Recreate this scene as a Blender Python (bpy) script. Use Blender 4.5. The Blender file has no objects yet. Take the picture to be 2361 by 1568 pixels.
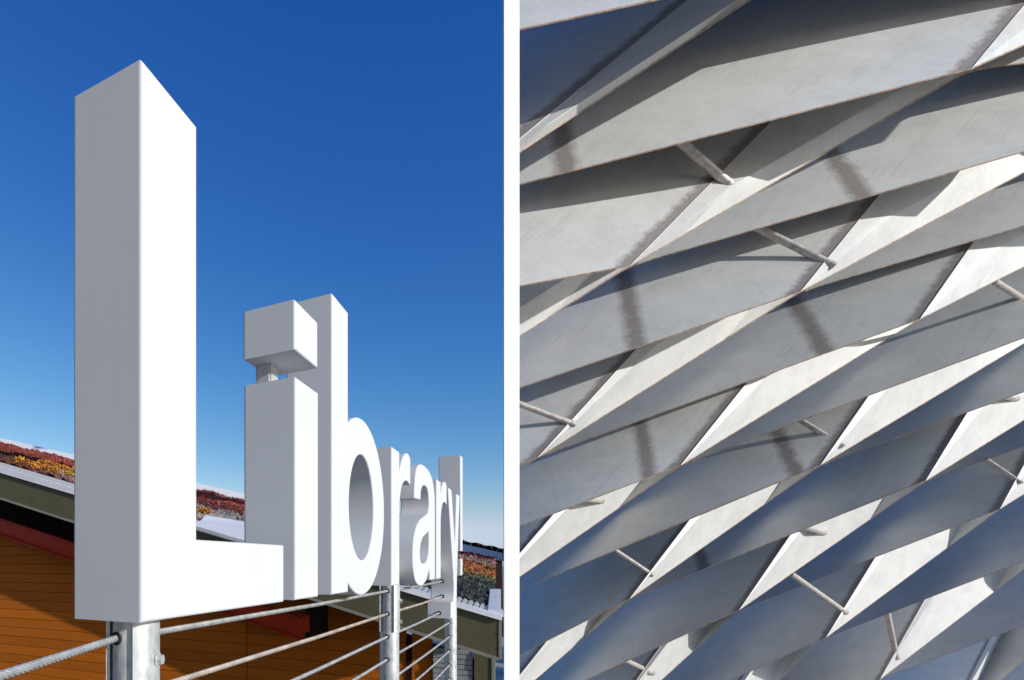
import bpy, bmesh, math, random
import numpy as np
from mathutils import Vector, Matrix
from mathutils.bvhtree import BVHTree
from mathutils.noise import noise as pnoise

random.seed(7)
sc = bpy.context.scene
COL = sc.collection

# ------------------------------------------------------------------ camera, sky, sun, exposure
F, CX, Y0, W, H = 1250.0, 587.0, 1296.0, 2361.0, 1568.0        # the lens: focal length and principal point (pixels of a 2361 wide frame)
cd = bpy.data.cameras.new('camera')
cam = bpy.data.objects.new('camera', cd); COL.objects.link(cam)
cam.rotation_euler = (math.radians(90), 0, 0)
cd.sensor_width = 36.0
cd.lens = 36.0 * F / W
cd.shift_x = (W / 2 - CX) / W
cd.shift_y = (Y0 - H / 2) / W
cd.clip_start = 0.05
cd.clip_end = 4000
sc.camera = cam

SUN_AZ, SUN_EL = math.radians(-40.0), math.radians(17.0)
S = Vector((math.cos(SUN_EL) * math.cos(SUN_AZ), math.cos(SUN_EL) * math.sin(SUN_AZ), math.sin(SUN_EL)))
world = bpy.data.worlds.new('World'); sc.world = world
world.use_nodes = True
wn = world.node_tree
bg = wn.nodes['Background']
sky = wn.nodes.new('ShaderNodeTexSky')
sky.sky_type = 'NISHITA'
sky.sun_disc = False
sky.sun_elevation = SUN_EL
sky.sun_rotation = math.pi / 2 - SUN_AZ
sky.altitude = 0
sky.air_density = 1.0
sky.dust_density = 0.3
sky.ozone_density = 1.5
# polarised, saturated rendering of the clear sky: one power curve per channel, the same in every direction
STR = 0.15
sep = wn.nodes.new('ShaderNodeSeparateColor'); cmb = wn.nodes.new('ShaderNodeCombineColor')
wn.links.new(sky.outputs[0], sep.inputs[0])
chan = []
for i, (k, p) in enumerate(((1.2, 1.9), (0.85, 1.26), (0.88, 0.72))):
    m0 = wn.nodes.new('ShaderNodeMath'); m0.operation = 'POWER'; m0.inputs[1].default_value = p
    m1 = wn.nodes.new('ShaderNodeMath'); m1.operation = 'MULTIPLY'; m1.inputs[1].default_value = k * STR ** (p - 1)
    wn.links.new(sep.outputs[i], m0.inputs[0]); wn.links.new(m0.outputs[0], m1.inputs[0]); chan.append(m1.outputs[0])
# no channel order but blue > green > red, as in a clear polarised sky
def wmath(op, a, b):
    m = wn.nodes.new('ShaderNodeMath'); m.operation = op
    for j, x in enumerate((a, b)):
        if isinstance(x, float): m.inputs[j].default_value = x
        else: wn.links.new(x, m.inputs[j])
    return m.outputs[0]
wn.links.new(wmath('MINIMUM', chan[0], wmath('MULTIPLY', chan[1], 0.86)), cmb.inputs[0])
wn.links.new(chan[1], cmb.inputs[1])
wn.links.new(wmath('MAXIMUM', chan[2], wmath('MULTIPLY', chan[1], 1.22)), cmb.inputs[2])
# the grade fades out where the sky is brightest, so the glow round the sun keeps its own colour
fade = wn.nodes.new('ShaderNodeMapRange'); fade.inputs['From Min'].default_value = 0.95 / STR; fade.inputs['From Max'].default_value = 1.50 / STR
wn.links.new(sep.outputs[1], fade.inputs['Value'])
mx = wn.nodes.new('ShaderNodeMix'); mx.data_type = 'RGBA'
wn.links.new(fade.outputs[0], mx.inputs[0]); wn.links.new(cmb.outputs[0], mx.inputs[6]); wn.links.new(sky.outputs[0], mx.inputs[7])
wn.links.new(mx.outputs[2], bg.inputs['Color'])
bg.inputs['Strength'].default_value = STR

sd = bpy.data.lights.new('sun', 'SUN')
sd.energy = 4.2
sd.angle = math.radians(0.5)
sd.color = (1.0, 0.985, 0.95)
sun = bpy.data.objects.new('sun', sd); COL.objects.link(sun)
sun.rotation_euler = S.to_track_quat('Z', 'Y').to_euler()

sc.view_settings.view_transform = 'Standard'
sc.view_settings.look = 'None'
sc.view_settings.exposure = 0.0
sc.view_settings.gamma = 1.0
sc.view_settings.use_curve_mapping = False

# ------------------------------------------------------------------ helpers
def ray(x, y):
    return Vector(((x - CX) / F, 1.0, (Y0 - y) / F))

def px(p):
    return (CX + F * p.x / p.y, Y0 - F * p.z / p.y)

def on_plane(x, y, o, n):
    r = ray(x, y)
    return r * (o.dot(n) / r.dot(n))

def tag(o, label=None, cat=None, group=None, kind=None):
    if label: o['label'] = label
    if cat: o['category'] = cat
    if group: o['group'] = group
    if kind: o['kind'] = kind
    return o

def empty(name, loc=(0, 0, 0), rz=0.0):
    o = bpy.data.objects.new(name, None); COL.objects.link(o)
    o.location = loc; o.rotation_euler = (0, 0, rz)
    o.empty_display_size = 0.1
    return o

def link(name, me, mat, parent=None, smooth=None):
    if mat: 
        me.materials.clear(); me.materials.append(mat)
    if smooth is not None:
        me.polygons.foreach_set('use_smooth', [True] * len(me.polygons))
        if smooth < 179:
            me.set_sharp_from_angle(angle=math.radians(smooth))
    o = bpy.data.objects.new(name, me); COL.objects.link(o)
    if parent:
        o.parent = parent
        o.matrix_parent_inverse = parent.matrix_basis.inverted()
    return o

def finish(name, bm, mat, parent=None, smooth=None, recalc=True):
    if recalc:
        bmesh.ops.recalc_face_normals(bm, faces=bm.faces)
    me = bpy.data.meshes.new(name)
    bm.to_mesh(me); bm.free()
    return link(name, me, mat, parent, smooth)

def add_box(bm, o, ex, ey, ez, bevel=0.0):
    """box from corner o spanned by three edge vectors"""
    o, ex, ey, ez = Vector(o), Vector(ex), Vector(ey), Vector(ez)
    v = [bm.verts.new(o + ex * a + ey * b + ez * c) for c in (0, 1) for b in (0, 1) for a in (0, 1)]
    fs = [bm.faces.new([v[i] for i in f]) for f in ((0, 2, 3, 1), (4, 5, 7, 6), (0, 1, 5, 4), (2, 6, 7, 3), (0, 4, 6, 2), (1, 3, 7, 5))]
    if bevel:
        es = list({e for f in fs for e in f.edges})
        bmesh.ops.bevel(bm, geom=es, offset=bevel, segments=2, affect='EDGES')
    return fs

def add_tube(bm, pts, r, n=8, caps=True):
    pts = [Vector(p) for p in pts]
    rings = []
    up = Vector((0, 0, 1))
    for i, p in enumerate(pts):
        d = (pts[min(i + 1, len(pts) - 1)] - pts[max(i - 1, 0)]).normalized()
        a = d.cross(up)
        if a.length < 1e-3: a = d.cross(Vector((1, 0, 0)))
        a.normalize(); b = d.cross(a)
        rr = r[i] if isinstance(r, (list, tuple)) else r
        rings.append([bm.verts.new(p + a * rr * math.cos(2 * math.pi * k / n) + b * rr * math.sin(2 * math.pi * k / n)) for k in range(n)])
    for i in range(len(rings) - 1):
        for k in range(n):
            bm.faces.new((rings[i][k], rings[i][(k + 1) % n], rings[i + 1][(k + 1) % n], rings[i + 1][k]))
    if caps:
        bm.faces.new(rings[0][::-1]); bm.faces.new(rings[-1])

# ------------------------------------------------------------------ materials
def new_mat(name):
    m = bpy.data.materials.new(name); m.use_nodes = True
    nt = m.node_tree
    return m, nt, nt.nodes['Principled BSDF']

def N(nt, t, **kw):
    n = nt.nodes.new(t)
    for k, v in kw.items():
        if k in n.inputs.keys(): n.inputs[k].default_value = v
        else: setattr(n, k, v)
    return n

def mixc(nt, fac, a, b, blend='MIX'):
    m = nt.nodes.new('ShaderNodeMix'); m.data_type = 'RGBA'; m.blend_type = blend
    for i, v in ((0, fac), (6, a), (7, b)):
        if isinstance(v, (int, float)): m.inputs[i].default_value = v
        elif isinstance(v, tuple): m.inputs[i].default_value = (*v, 1) if len(v) == 3 else v
        else: nt.links.new(v, m.inputs[i])
    return m.outputs[2]

def math_n(nt, op, a, b=None, c=None, clamp=False):
    m = nt.nodes.new('ShaderNodeMath'); m.operation = op; m.use_clamp = clamp
    for i, v in enumerate((a, b, c)):
        if v is None: continue
        if isinstance(v, (int, float)): m.inputs[i].default_value = v
        else: nt.links.new(v, m.inputs[i])
    return m.outputs[0]

def noise_n(nt, vec, scale, detail=4, rough=0.55):
    n = N(nt, 'ShaderNodeTexNoise', Scale=scale, Detail=detail, Roughness=rough)
    if vec is not None: nt.links.new(vec, n.inputs['Vector'])
    return n.outputs['Fac']

def mapping(nt, src, scale):
    m = nt.nodes.new('ShaderNodeMapping'); m.inputs['Scale'].default_value = scale
    nt.links.new(src, m.inputs['Vector'])
    return m.outputs[0]

def ramp(nt, fac, stops, interp='LINEAR'):
    r = nt.nodes.new('ShaderNodeValToRGB'); r.color_ramp.interpolation = interp
    el = r.color_ramp.elements
    while len(el) < len(stops): el.new(0.5)
    for e, (p, c) in zip(el, stops):
        e.position = p; e.color = (*c, 1)
    nt.links.new(fac, r.inputs[0])
    return r.outputs[0]

def bump(nt, bsdf, h, strength, dist=0.01):
    b = N(nt, 'ShaderNodeBump', Strength=strength, Distance=dist)
    nt.links.new(h, b.inputs['Height']); nt.links.new(b.outputs[0], bsdf.inputs['Normal'])

def simple(name, c, rough=0.5, metal=0.0, var=0.12, scale=6.0, bumpy=0.0, stretch=(1, 1, 1), bscale=60.0):
    m, nt, b = new_mat(name)
    tc = nt.nodes.new('ShaderNodeTexCoord')
    v = mapping(nt, tc.outputs['Object'], stretch)
    f = noise_n(nt, v, scale, 5)
    lo = tuple(x * (1 - var) for x in c); hi = tuple(min(1, x * (1 + var)) for x in c)
    nt.links.new(ramp(nt, f, [(0.3, lo), (0.7, hi)]), b.inputs['Base Color'])
    b.inputs['Roughness'].default_value = rough
    b.inputs['Metallic'].default_value = metal
    if bumpy:
        bump(nt, b, noise_n(nt, v, bscale, 3), bumpy, 0.004)
    return m

def paint_white():
    m, nt, b = new_mat('white_paint')
    tc = nt.nodes.new('ShaderNodeTexCoord')
    big = noise_n(nt, tc.outputs['Object'], 3.0, 4)
    strk = noise_n(nt, mapping(nt, tc.outputs['Object'], (60, 60, 2.2)), 1.0, 4, 0.65)
    f = math_n(nt, 'ADD', math_n(nt, 'MULTIPLY', big, 0.6), math_n(nt, 'MULTIPLY', strk, 0.4))
    c = ramp(nt, f, [(0.3, (0.605, 0.61, 0.615)), (0.65, (0.63, 0.635, 0.64))])
    speck = noise_n(nt, tc.outputs['Object'], 85.0, 2, 0.5)
    c = mixc(nt, ramp(nt, speck, [(0.73, (0, 0, 0)), (0.8, (0.5, 0.5, 0.5))]), c, (0.5, 0.47, 0.42))
    nt.links.new(c, b.inputs['Base Color'])
    b.inputs['Roughness'].default_value = 0.6
    b.inputs['Specular IOR Level'].default_value = 0.25
    bump(nt, b, noise_n(nt, mapping(nt, tc.outputs['Object'], (1, 1, 1)), 140.0, 3), 0.06, 0.002)
    return m

def matte(m, spec=0.15):
    m.node_tree.nodes['Principled BSDF'].inputs['Specular IOR Level'].default_value = spec
    return m

def galvanised():
    m, nt, b = new_mat('galvanised_steel')
    tc = nt.nodes.new('ShaderNodeTexCoord')
    v = N(nt, 'ShaderNodeTexVoronoi', Scale=70.0)
    nt.links.new(mapping(nt, tc.outputs['Object'], (1, 1, 0.45)), v.inputs['Vector'])
    f = noise_n(nt, tc.outputs['Object'], 14.0, 6, 0.7)
    mixf = math_n(nt, 'ADD', math_n(nt, 'MULTIPLY', f, 0.75), math_n(nt, 'MULTIPLY', v.outputs['Distance'], 0.35))
    c = ramp(nt, mixf, [(0.3, (0.36, 0.37, 0.37)), (0.52, (0.56, 0.57, 0.56)), (0.75, (0.68, 0.68, 0.66))])
    nt.links.new(c, b.inputs['Base Color'])
    b.inputs['Metallic'].default_value = 0.45
    r = math_n(nt, 'MULTIPLY_ADD', f, 0.35, 0.28)
    nt.links.new(r, b.inputs['Roughness'])
    bump(nt, b, f, 0.15, 0.003)
    return m

def panel_metal():
    """weathered sheet metal; UV u runs along the edge, v up the sheet (metres)"""
    m, nt, b = new_mat('weathered_sheet_metal')
    tc = nt.nodes.new('ShaderNodeTexCoord')
    uv = nt.nodes.new('ShaderNodeUVMap'); uv.uv_map = 'UVMap'
    sp = nt.nodes.new('ShaderNodeSeparateXYZ'); nt.links.new(uv.outputs[0], sp.inputs[0])
    u, v = sp.outputs[0], sp.outputs[1]
    obj = tc.outputs['Object']
    at = nt.nodes.new('ShaderNodeAttribute'); at.attribute_type = 'OBJECT'; at.attribute_name = 'joint'
    ln = nt.nodes.new('ShaderNodeAttribute'); ln.attribute_type = 'OBJECT'; ln.attribute_name = 'run'
    va = nt.nodes.new('ShaderNodeAttribute'); va.attribute_type = 'OBJECT'; va.attribute_name = 'tone'
    big = noise_n(nt, obj, 1.3, 5, 0.6)
    mid = noise_n(nt, obj, 7.0, 6, 0.7)
    fine = noise_n(nt, obj, 90.0, 3, 0.6)
    f = math_n(nt, 'ADD', math_n(nt, 'MULTIPLY', big, 0.55), math_n(nt, 'MULTIPLY', mid, 0.45))
    c = ramp(nt, f, [(0.33, (0.52, 0.515, 0.495)), (0.5, (0.61, 0.60, 0.575)), (0.68, (0.68, 0.67, 0.645))])
    c = mixc(nt, math_n(nt, 'MULTIPLY', fine, 0.25), c, (0.42, 0.43, 0.42))
    # pits and spots
    pits = noise_n(nt, obj, 42.0, 2, 0.5)
    c = mixc(nt, ramp(nt, pits, [(0.70, (0, 0, 0)), (0.78, (0.6, 0.6, 0.6))]), c, (0.2, 0.19, 0.18))
    # brushed grinding marks beside the weld (weld at u = run) and beside a butt joint
    edge_n = noise_n(nt, mapping(nt, obj, (1.6, 1.6, 1.6)), 2.0, 9, 0.82)
    dist = math_n(nt, 'SUBTRACT', ln.outputs['Fac'], u)
    wd = math_n(nt, 'MULTIPLY_ADD', edge_n, 0.80, -0.08)
    weld = math_n(nt, 'MULTIPLY', math_n(nt, 'MULTIPLY_ADD', math_n(nt, 'SUBTRACT', wd, dist), 4.5, 0.5, clamp=True), math_n(nt, 'GREATER_THAN', ln.outputs['Fac'], 0.01))
    uj = math_n(nt, 'MULTIPLY_ADD', v, 0.55, u)
    dj = math_n(nt, 'ABSOLUTE', math_n(nt, 'SUBTRACT', uj, at.outputs['Fac']))
    jw = math_n(nt, 'MULTIPLY_ADD', edge_n, 0.46, -0.05)
    joint = math_n(nt, 'MULTIPLY', math_n(nt, 'MULTIPLY_ADD', math_n(nt, 'SUBTRACT', jw, dj), 5.0, 0.5, clamp=True), math_n(nt, 'GREATER_THAN', at.outputs['Fac'], 0.01))
    worn = math_n(nt, 'MAXIMUM', weld, joint)
    gr = noise_n(nt, mapping(nt, uv.outputs[0], (8, 60, 1)), 1.0, 4, 0.7)
    gcol = ramp(nt, gr, [(0.25, (0.13, 0.105, 0.10)), (0.75, (0.36, 0.32, 0.30))])
    c = mixc(nt, math_n(nt, 'MULTIPLY', worn, 0.95), c, gcol)
    # water streaks running down some sheets
    st = noise_n(nt, mapping(nt, uv.outputs[0], (9, 0.30, 1)), 1.0, 7, 0.75)
    sm = ramp(nt, noise_n(nt, obj, 0.9, 2), [(0.46, (0, 0, 0)), (0.62, (1, 1, 1))])
    stf = math_n(nt, 'MULTIPLY', ramp(nt, st, [(0.50, (0, 0, 0)), (0.66, (0.4, 0.4, 0.4))]), sm)
    c = mixc(nt, stf, c, (0.33, 0.32, 0.29))
    hv = nt.nodes.new('ShaderNodeHueSaturation'); nt.links.new(c, hv.inputs['Color']); nt.links.new(va.outputs['Fac'], hv.inputs['Value'])
    nt.links.new(hv.outputs[0], b.inputs['Base Color'])
    b.inputs['Metallic'].default_value = 0.05
    b.inputs['Specular IOR Level'].default_value = 0.35
    rr = math_n(nt, 'MULTIPLY_ADD', mid, 0.2, 0.40)
    nt.links.new(math_n(nt, 'MULTIPLY_ADD', worn, 0.18, rr), b.inputs['Roughness'])
    hgt = math_n(nt, 'ADD', math_n(nt, 'MULTIPLY', big, 1.0), math_n(nt, 'MULTIPLY', fine, 0.03))
    bump(nt, b, hgt, 0.25, 0.02)
    return m

def siding_mat():
    m, nt, b = new_mat('orange_brown_boards')
    tc = nt.nodes.new('ShaderNodeTexCoord')
    oi = nt.nodes.new('ShaderNodeObjectInfo')
    v = mapping(nt, tc.outputs['Object'], (1.2, 1.2, 26))
    g = noise_n(nt, v, 2.0, 6, 0.65)
    c = ramp(nt, g, [(0.25, (0.42, 0.105, 0.006)), (0.75, (0.56, 0.150, 0.010))])
    hv = nt.nodes.new('ShaderNodeHueSaturation'); nt.links.new(c, hv.inputs['Color'])
    nt.links.new(math_n(nt, 'MULTIPLY_ADD', oi.outputs['Random'], 0.22, 0.88), hv.inputs['Value'])
    nt.links.new(hv.outputs[0], b.inputs['Base Color'])
    b.inputs['Roughness'].default_value = 0.75
    b.inputs['Specular IOR Level'].default_value = 0.15
    bump(nt, b, g, 0.15, 0.004)
    return m

def planting_mat():
    m, nt, b = new_mat('sedum_planting')
    uv = nt.nodes.new('ShaderNodeUVMap'); uv.uv_map = 'UVMap'
    sp = nt.nodes.new('ShaderNodeSeparateXYZ'); nt.links.new(uv.outputs[0], sp.inputs[0])
    s, v = sp.outputs[0], sp.outputs[1]
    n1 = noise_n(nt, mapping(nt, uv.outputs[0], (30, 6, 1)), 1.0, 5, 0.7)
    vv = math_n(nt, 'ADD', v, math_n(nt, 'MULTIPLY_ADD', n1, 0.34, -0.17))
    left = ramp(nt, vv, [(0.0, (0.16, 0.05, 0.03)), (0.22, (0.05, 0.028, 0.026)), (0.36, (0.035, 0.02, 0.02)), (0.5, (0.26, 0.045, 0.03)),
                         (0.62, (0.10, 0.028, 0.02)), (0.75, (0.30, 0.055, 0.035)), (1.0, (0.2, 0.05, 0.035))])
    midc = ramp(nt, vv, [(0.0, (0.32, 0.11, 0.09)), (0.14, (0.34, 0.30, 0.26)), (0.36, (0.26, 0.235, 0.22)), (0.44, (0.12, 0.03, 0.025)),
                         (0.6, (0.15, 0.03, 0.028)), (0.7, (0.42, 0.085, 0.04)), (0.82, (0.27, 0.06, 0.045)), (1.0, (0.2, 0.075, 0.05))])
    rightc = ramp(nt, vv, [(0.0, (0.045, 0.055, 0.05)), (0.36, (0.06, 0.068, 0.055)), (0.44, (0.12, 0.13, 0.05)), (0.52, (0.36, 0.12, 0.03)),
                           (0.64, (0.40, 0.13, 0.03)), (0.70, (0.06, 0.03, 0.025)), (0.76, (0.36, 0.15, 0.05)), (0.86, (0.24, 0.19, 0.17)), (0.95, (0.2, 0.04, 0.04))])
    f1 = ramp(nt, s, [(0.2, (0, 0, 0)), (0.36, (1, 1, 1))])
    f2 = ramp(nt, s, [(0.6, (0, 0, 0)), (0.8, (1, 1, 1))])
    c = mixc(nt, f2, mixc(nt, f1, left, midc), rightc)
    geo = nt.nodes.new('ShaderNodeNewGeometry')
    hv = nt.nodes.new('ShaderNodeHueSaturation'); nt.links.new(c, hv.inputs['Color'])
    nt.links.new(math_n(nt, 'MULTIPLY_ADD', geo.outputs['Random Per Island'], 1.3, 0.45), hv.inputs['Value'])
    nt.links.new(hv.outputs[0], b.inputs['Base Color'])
    b.inputs['Roughness'].default_value = 0.8
    return m

def shrub_mat():
    m, nt, b = new_mat('autumn_leaves')
    oi = nt.nodes.new('ShaderNodeObjectInfo')
    geo = nt.nodes.new('ShaderNodeNewGeometry')
    f = math_n(nt, 'ADD', math_n(nt, 'MULTIPLY', oi.outputs['Random'], 0.6), math_n(nt, 'MULTIPLY', geo.outputs['Random Per Island'], 0.4))
    c = ramp(nt, f, [(0.1, (0.36, 0.085, 0.015)), (0.4, (0.48, 0.17, 0.025)), (0.7, (0.45, 0.24, 0.025)), (0.95, (0.52, 0.38, 0.03))])
    nt.links.new(c, b.inputs['Base Color'])
    b.inputs['Roughness'].default_value = 0.7
    return m

M = {
    'white': paint_white(),
    'galv': galvanised(),
    'panel': panel_metal(),
    'siding': siding_mat(),
    'sedum': planting_mat(),
    'shrub': shrub_mat(),
    'cable': simple('wire_rope', (0.55, 0.55, 0.53), 0.38, 0.55, 0.25, 30),
    'rusty_cable': simple('rust_spotted_rope', (0.5, 0.42, 0.36), 0.5, 0.35, 0.35, 12),
    'hole': simple('dark_hole', (0.012, 0.012, 0.014), 0.9),
    'rim': simple('raw_cut_edge', (0.42, 0.29, 0.2), 0.6, 0.2, 0.45, 9),
    'weld': simple('weld_metal', (0.48, 0.46, 0.45), 0.5, 0.4, 0.3, 40, 0.5),
    'strut': simple('strut_tube', (0.56, 0.5, 0.45), 0.4, 0.25, 0.3, 9, 0.1, (1, 1, 1), 50),
    'olive': matte(simple('olive_paint', (0.115, 0.105, 0.058), 0.6, 0, 0.08, 3)),
    'olive_trim': simple('olive_grey_trim', (0.26, 0.25, 0.2), 0.5, 0, 0.1, 5),
    'flash': simple('pale_flashing', (0.74, 0.73, 0.74), 0.4, 0.1, 0.05, 3),
    'white_beam': simple('white_gloss_paint', (0.82, 0.82, 0.82), 0.35, 0, 0.02, 3),
    'charcoal': matte(simple('grey_cladding', (0.24, 0.24, 0.235), 0.8, 0, 0.1, 2)),
    'window': simple('dark_window_glass', (0.03, 0.035, 0.04), 0.1),
    'rib': simple('ribbed_flashing', (0.5, 0.5, 0.49), 0.4, 0.3, 0.1, 5),
    'dark': matte(simple('dark_soffit', (0.025, 0.014, 0.01), 0.9, 0, 0.2, 3), 0.05),  # near-black colour carries the eave shade; roof slab and joints share it
    'red': matte(simple('red_oxide_paint', (0.44, 0.034, 0.010), 0.5, 0, 0.15, 5), 0.2),
    'grey_sheet': simple('grey_weathered_sheet', (0.3, 0.31, 0.32), 0.6, 0, 0.25, 6),
    'tarp': simple('black_fabric', (0.02, 0.024, 0.03), 0.6, 0, 0.3, 4),
    'stake': simple('pale_stake', (0.6, 0.58, 0.52), 0.6),
    'ground': simple('dry_ground', (0.36, 0.345, 0.32), 0.95, 0, 0.4, 0.4, 0.4, (1, 1, 1), 8),
    'deck': simple('concrete_terrace', (0.2, 0.195, 0.185), 0.85, 0, 0.15, 2, 0.2),
    'wood_post': simple('bare_stick', (0.4, 0.36, 0.28), 0.8),
}

# ------------------------------------------------------------------ ground and terrace
GZ = -13.0
bm = bmesh.new()
v = [bm.verts.new((x, y, GZ)) for x, y in ((-1500, -1500), (1500, -1500), (1500, 1500), (-1500, 1500))]
bm.faces.new(v)
tag(finish('ground', bm, M['ground']), kind='structure')
bm = bmesh.new()
add_box(bm, (-4.0, -4.5, GZ - 0.1), (6.4, 0, 0), (0, 9.6, 0), (0, 0, 11.6))
tag(finish('terrace', bm, M['deck']), kind='structure')

fa, fb = Vector((-24.0, 6.0, GZ)), Vector((-3.0, -30.0, GZ))
fd = fb - fa; fnrm = Vector((-fd.y, fd.x, 0)).normalized()
fin = -fnrm if fnrm.x > 0 else fnrm
nb = empty('grey_building', (fa + fb) / 2)  # unseen block added to keep blue sky light off letters and metal
tag(nb, 'tall grey building with rows of windows standing behind the viewer', 'building')
bm = bmesh.new(); add_box(bm, fa, fd, fin * 14, Vector((0, 0, 36)))
finish('wall', bm, M['charcoal'], nb)
for r_ in range(10):
    for c_ in range(9):
        bm = bmesh.new()
        add_box(bm, fa + fd * ((c_ + 0.25) / 9) - fin * 0.02 + Vector((0, 0, 1.2 + r_ * 3.45)), fd * (0.5 / 9), fin * 0.1, Vector((0, 0, 1.9)))
        finish('window', bm, M['window'], nb)

# ------------------------------------------------------------------ the lettering: q along the word, z up, w back into the letter
P0 = Vector(((327 - CX) / F, 1.0, 0))
DS = Vector((0.4795, 0.8775, 0))              # along the word
DW = Vector((-0.8775, 0.4795, 0))             # depth, away from the front faces
ZB, ZX, ZC, TH = -0.113, 0.549, 0.929, 0.178
def sp_(q, z, w=0.0):
    return P0 + DS * q + DW * w + Vector((0, 0, z))

def smooth_poly(pts, n=10):
    """pts: list of (q, z) or (q, z, 1) for a smooth node; Catmull-Rom through runs of smooth nodes"""
    out = []
    L = len(pts)
    for i in range(L):
        a, b = pts[i], pts[(i + 1) % L]
        out.append((a[0], a[1]))
        if len(a) > 2 and len(b) > 2:
            p, q = pts[i - 1], pts[(i + 2) % L]
            p = p if len(a) > 2 and a[2] == 1 else a
            q = q if b[2] == 1 else b
            for k in range(1, n):
                t = k / n
                f = lambda j: 0.5 * (2 * a[j] + (b[j] - p[j]) * t + (2 * p[j] - 5 * a[j] + 4 * b[j] - q[j]) * t * t + (3 * a[j] - p[j] - 3 * b[j] + q[j]) * t ** 3)
                out.append((f(0), f(1)))
    return out

def ell(cq, cz, rq, rz, a0, a1, n=40):
    return [(cq + rq * math.cos(math.radians(a0 + (a1 - a0) * k / n)), cz + rz * math.sin(math.radians(a0 + (a1 - a0) * k / n))) for k in range(n + 1)]

def solid(name, loops, parent=None, w0=0.0, w1=TH, bevel=0.007, mat='white'):
    """extrude closed outlines (first is the outside, others are counters) to a letter-sized body with eased edges"""
    cu = bpy.data.curves.new(name, 'CURVE'); cu.dimensions = '2D'; cu.fill_mode = 'BOTH'
    cu.extrude = (w1 - w0) / 2 - bevel; cu.bevel_depth = bevel; cu.bevel_resolution = 2; cu.offset = -bevel
    for lp in loops:
        s = cu.splines.new('POLY'); s.points.add(len(lp) - 1); s.use_cyclic_u = True
        for p, (q, z) in zip(s.points, lp): p.co = (q, z, 0, 1)
    ob = bpy.data.objects.new('tmp', cu); COL.objects.link(ob)
    bpy.context.view_layer.update()
    me = bpy.data.meshes.new_from_object(ob.evaluated_get(bpy.context.evaluated_depsgraph_get()))
    bpy.data.objects.remove(ob); bpy.data.curves.remove(cu)
    wm = (w0 + w1) / 2
    for vert in me.vertices:
        q, z, d = vert.co
        vert.co = sp_(q, z, wm - d)          # local +Z of the outline is the front
    bm = bmesh.new(); bm.from_mesh(me)
    bmesh.ops.remove_doubles(bm, verts=bm.verts, dist=1e-5)
    bmesh.ops.recalc_face_normals(bm, faces=bm.faces)
    bm.to_mesh(me); bm.free(); me.name = name
    return link(name, me, M[mat], parent, 14)

GL = 'letters of the Library sign'
def r_outline(q0):
    a = [(0, ZB), (0.145, ZB), (0.145, 0.20, 2), (0.152, 0.30, 1), (0.185, 0.37, 1), (0.25, 0.415, 1), (0.32, 0.425, 1), (0.375, 0.415, 2),
         (0.385, 0.415), (0.385, 0.555, 2), (0.345, 0.572, 1), (0.29, 0.568, 1), (0.225, 0.535, 1), (0.17, 0.475, 1), (0.145, 0.43, 2), (0.143, 0.43), (0.143, ZX), (0, ZX)]
    return smooth_poly([(p[0] + q0,) + tuple(p[1:]) for p in a])

tag(solid('letter', [[(0, ZB), (0.608, ZB), (0.608, 0.048), (0.179, 0.048), (0.179, ZC), (0, ZC)]]),
    'tall white capital letter L, nearest and largest letter of the sign', 'letter', GL)
li = empty('letter', sp_(0.77, ZB, TH / 2))
tag(li, 'white lowercase letter i with a square dot on a short steel stub', 'letter', GL)
solid('stem', [[(0.688, ZB), (0.866, ZB), (0.866, ZX), (0.688, ZX)]], li)
solid('dot', [[(0.683, 0.628), (0.861, 0.628), (0.861, 0.776), (0.683, 0.776)]], li)
bm = bmesh.new()
add_box(bm, sp_(0.742, ZX - 0.03, 0.112), DS * 0.058, DW * 0.055, Vector((0, 0, 0.14)), 0.006)
finish('connector', bm, M['galv'], li, 15)

bc = 1.335
ob_ = ell(bc, 0.22, 0.325, 0.352, 122.3, -122.3, 64)
b_out = [(0.995, ZB), (0.995, ZC), (1.161, ZC)] + ob_ + [(1.161, ZB)]
tag(solid('letter', [b_out, ell(bc, 0.218, 0.163, 0.21, 0, 354, 59)]),
    'white lowercase letter b with tall stem and oval counter', 'letter', GL)
tag(solid('letter', [r_outline(1.797)]), 'white lowercase letter r standing over the middle railing post, before the letter a', 'letter', GL)
a_out = smooth_poly([(2.728, ZB), (2.883, ZB), (2.883, 0.34, 2), (2.872, 0.44, 1), (2.81, 0.52, 1), (2.70, 0.562, 1), (2.58, 0.574, 1), (2.46, 0.570, 1),
    (2.365, 0.54, 1), (2.31, 0.475, 1), (2.293, 0.40, 1), (2.29, 0.356, 2), (2.291, 0.354), (2.438, 0.360), (2.439, 0.362, 2), (2.452, 0.41, 1), (2.50, 0.446, 1),
    (2.575, 0.458, 1), (2.655, 0.446, 1), (2.692, 0.40, 1), (2.70, 0.345, 1), (2.668, 0.305, 1), (2.57, 0.277, 1), (2.44, 0.245, 1), (2.335, 0.195, 1), (2.27, 0.12, 1),
    (2.25, 0.04, 1), (2.262, -0.04, 1), (2.315, -0.105, 1), (2.40, -0.133, 1), (2.49, -0.137, 1), (2.59, -0.117, 1), (2.66, -0.075, 1), (2.712, -0.03, 2)])
a_in = smooth_poly([(2.70, 0.20, 2), (2.62, 0.172, 1), (2.51, 0.145, 1), (2.44, 0.095, 1), (2.425, 0.04, 1), (2.45, 0.002, 1), (2.52, -0.008, 1), (2.61, 0.002, 1), (2.68, 0.045, 1), (2.70, 0.10, 2)])
la = solid('letter', [a_out, a_in[::-1]])
tag(la, 'white lowercase letter a with hooked top and teardrop counter', 'letter', GL)
tag(solid('letter', [r_outline(2.95)]), 'white lowercase letter r between the letter a and the letter y', 'letter', GL)
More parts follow.
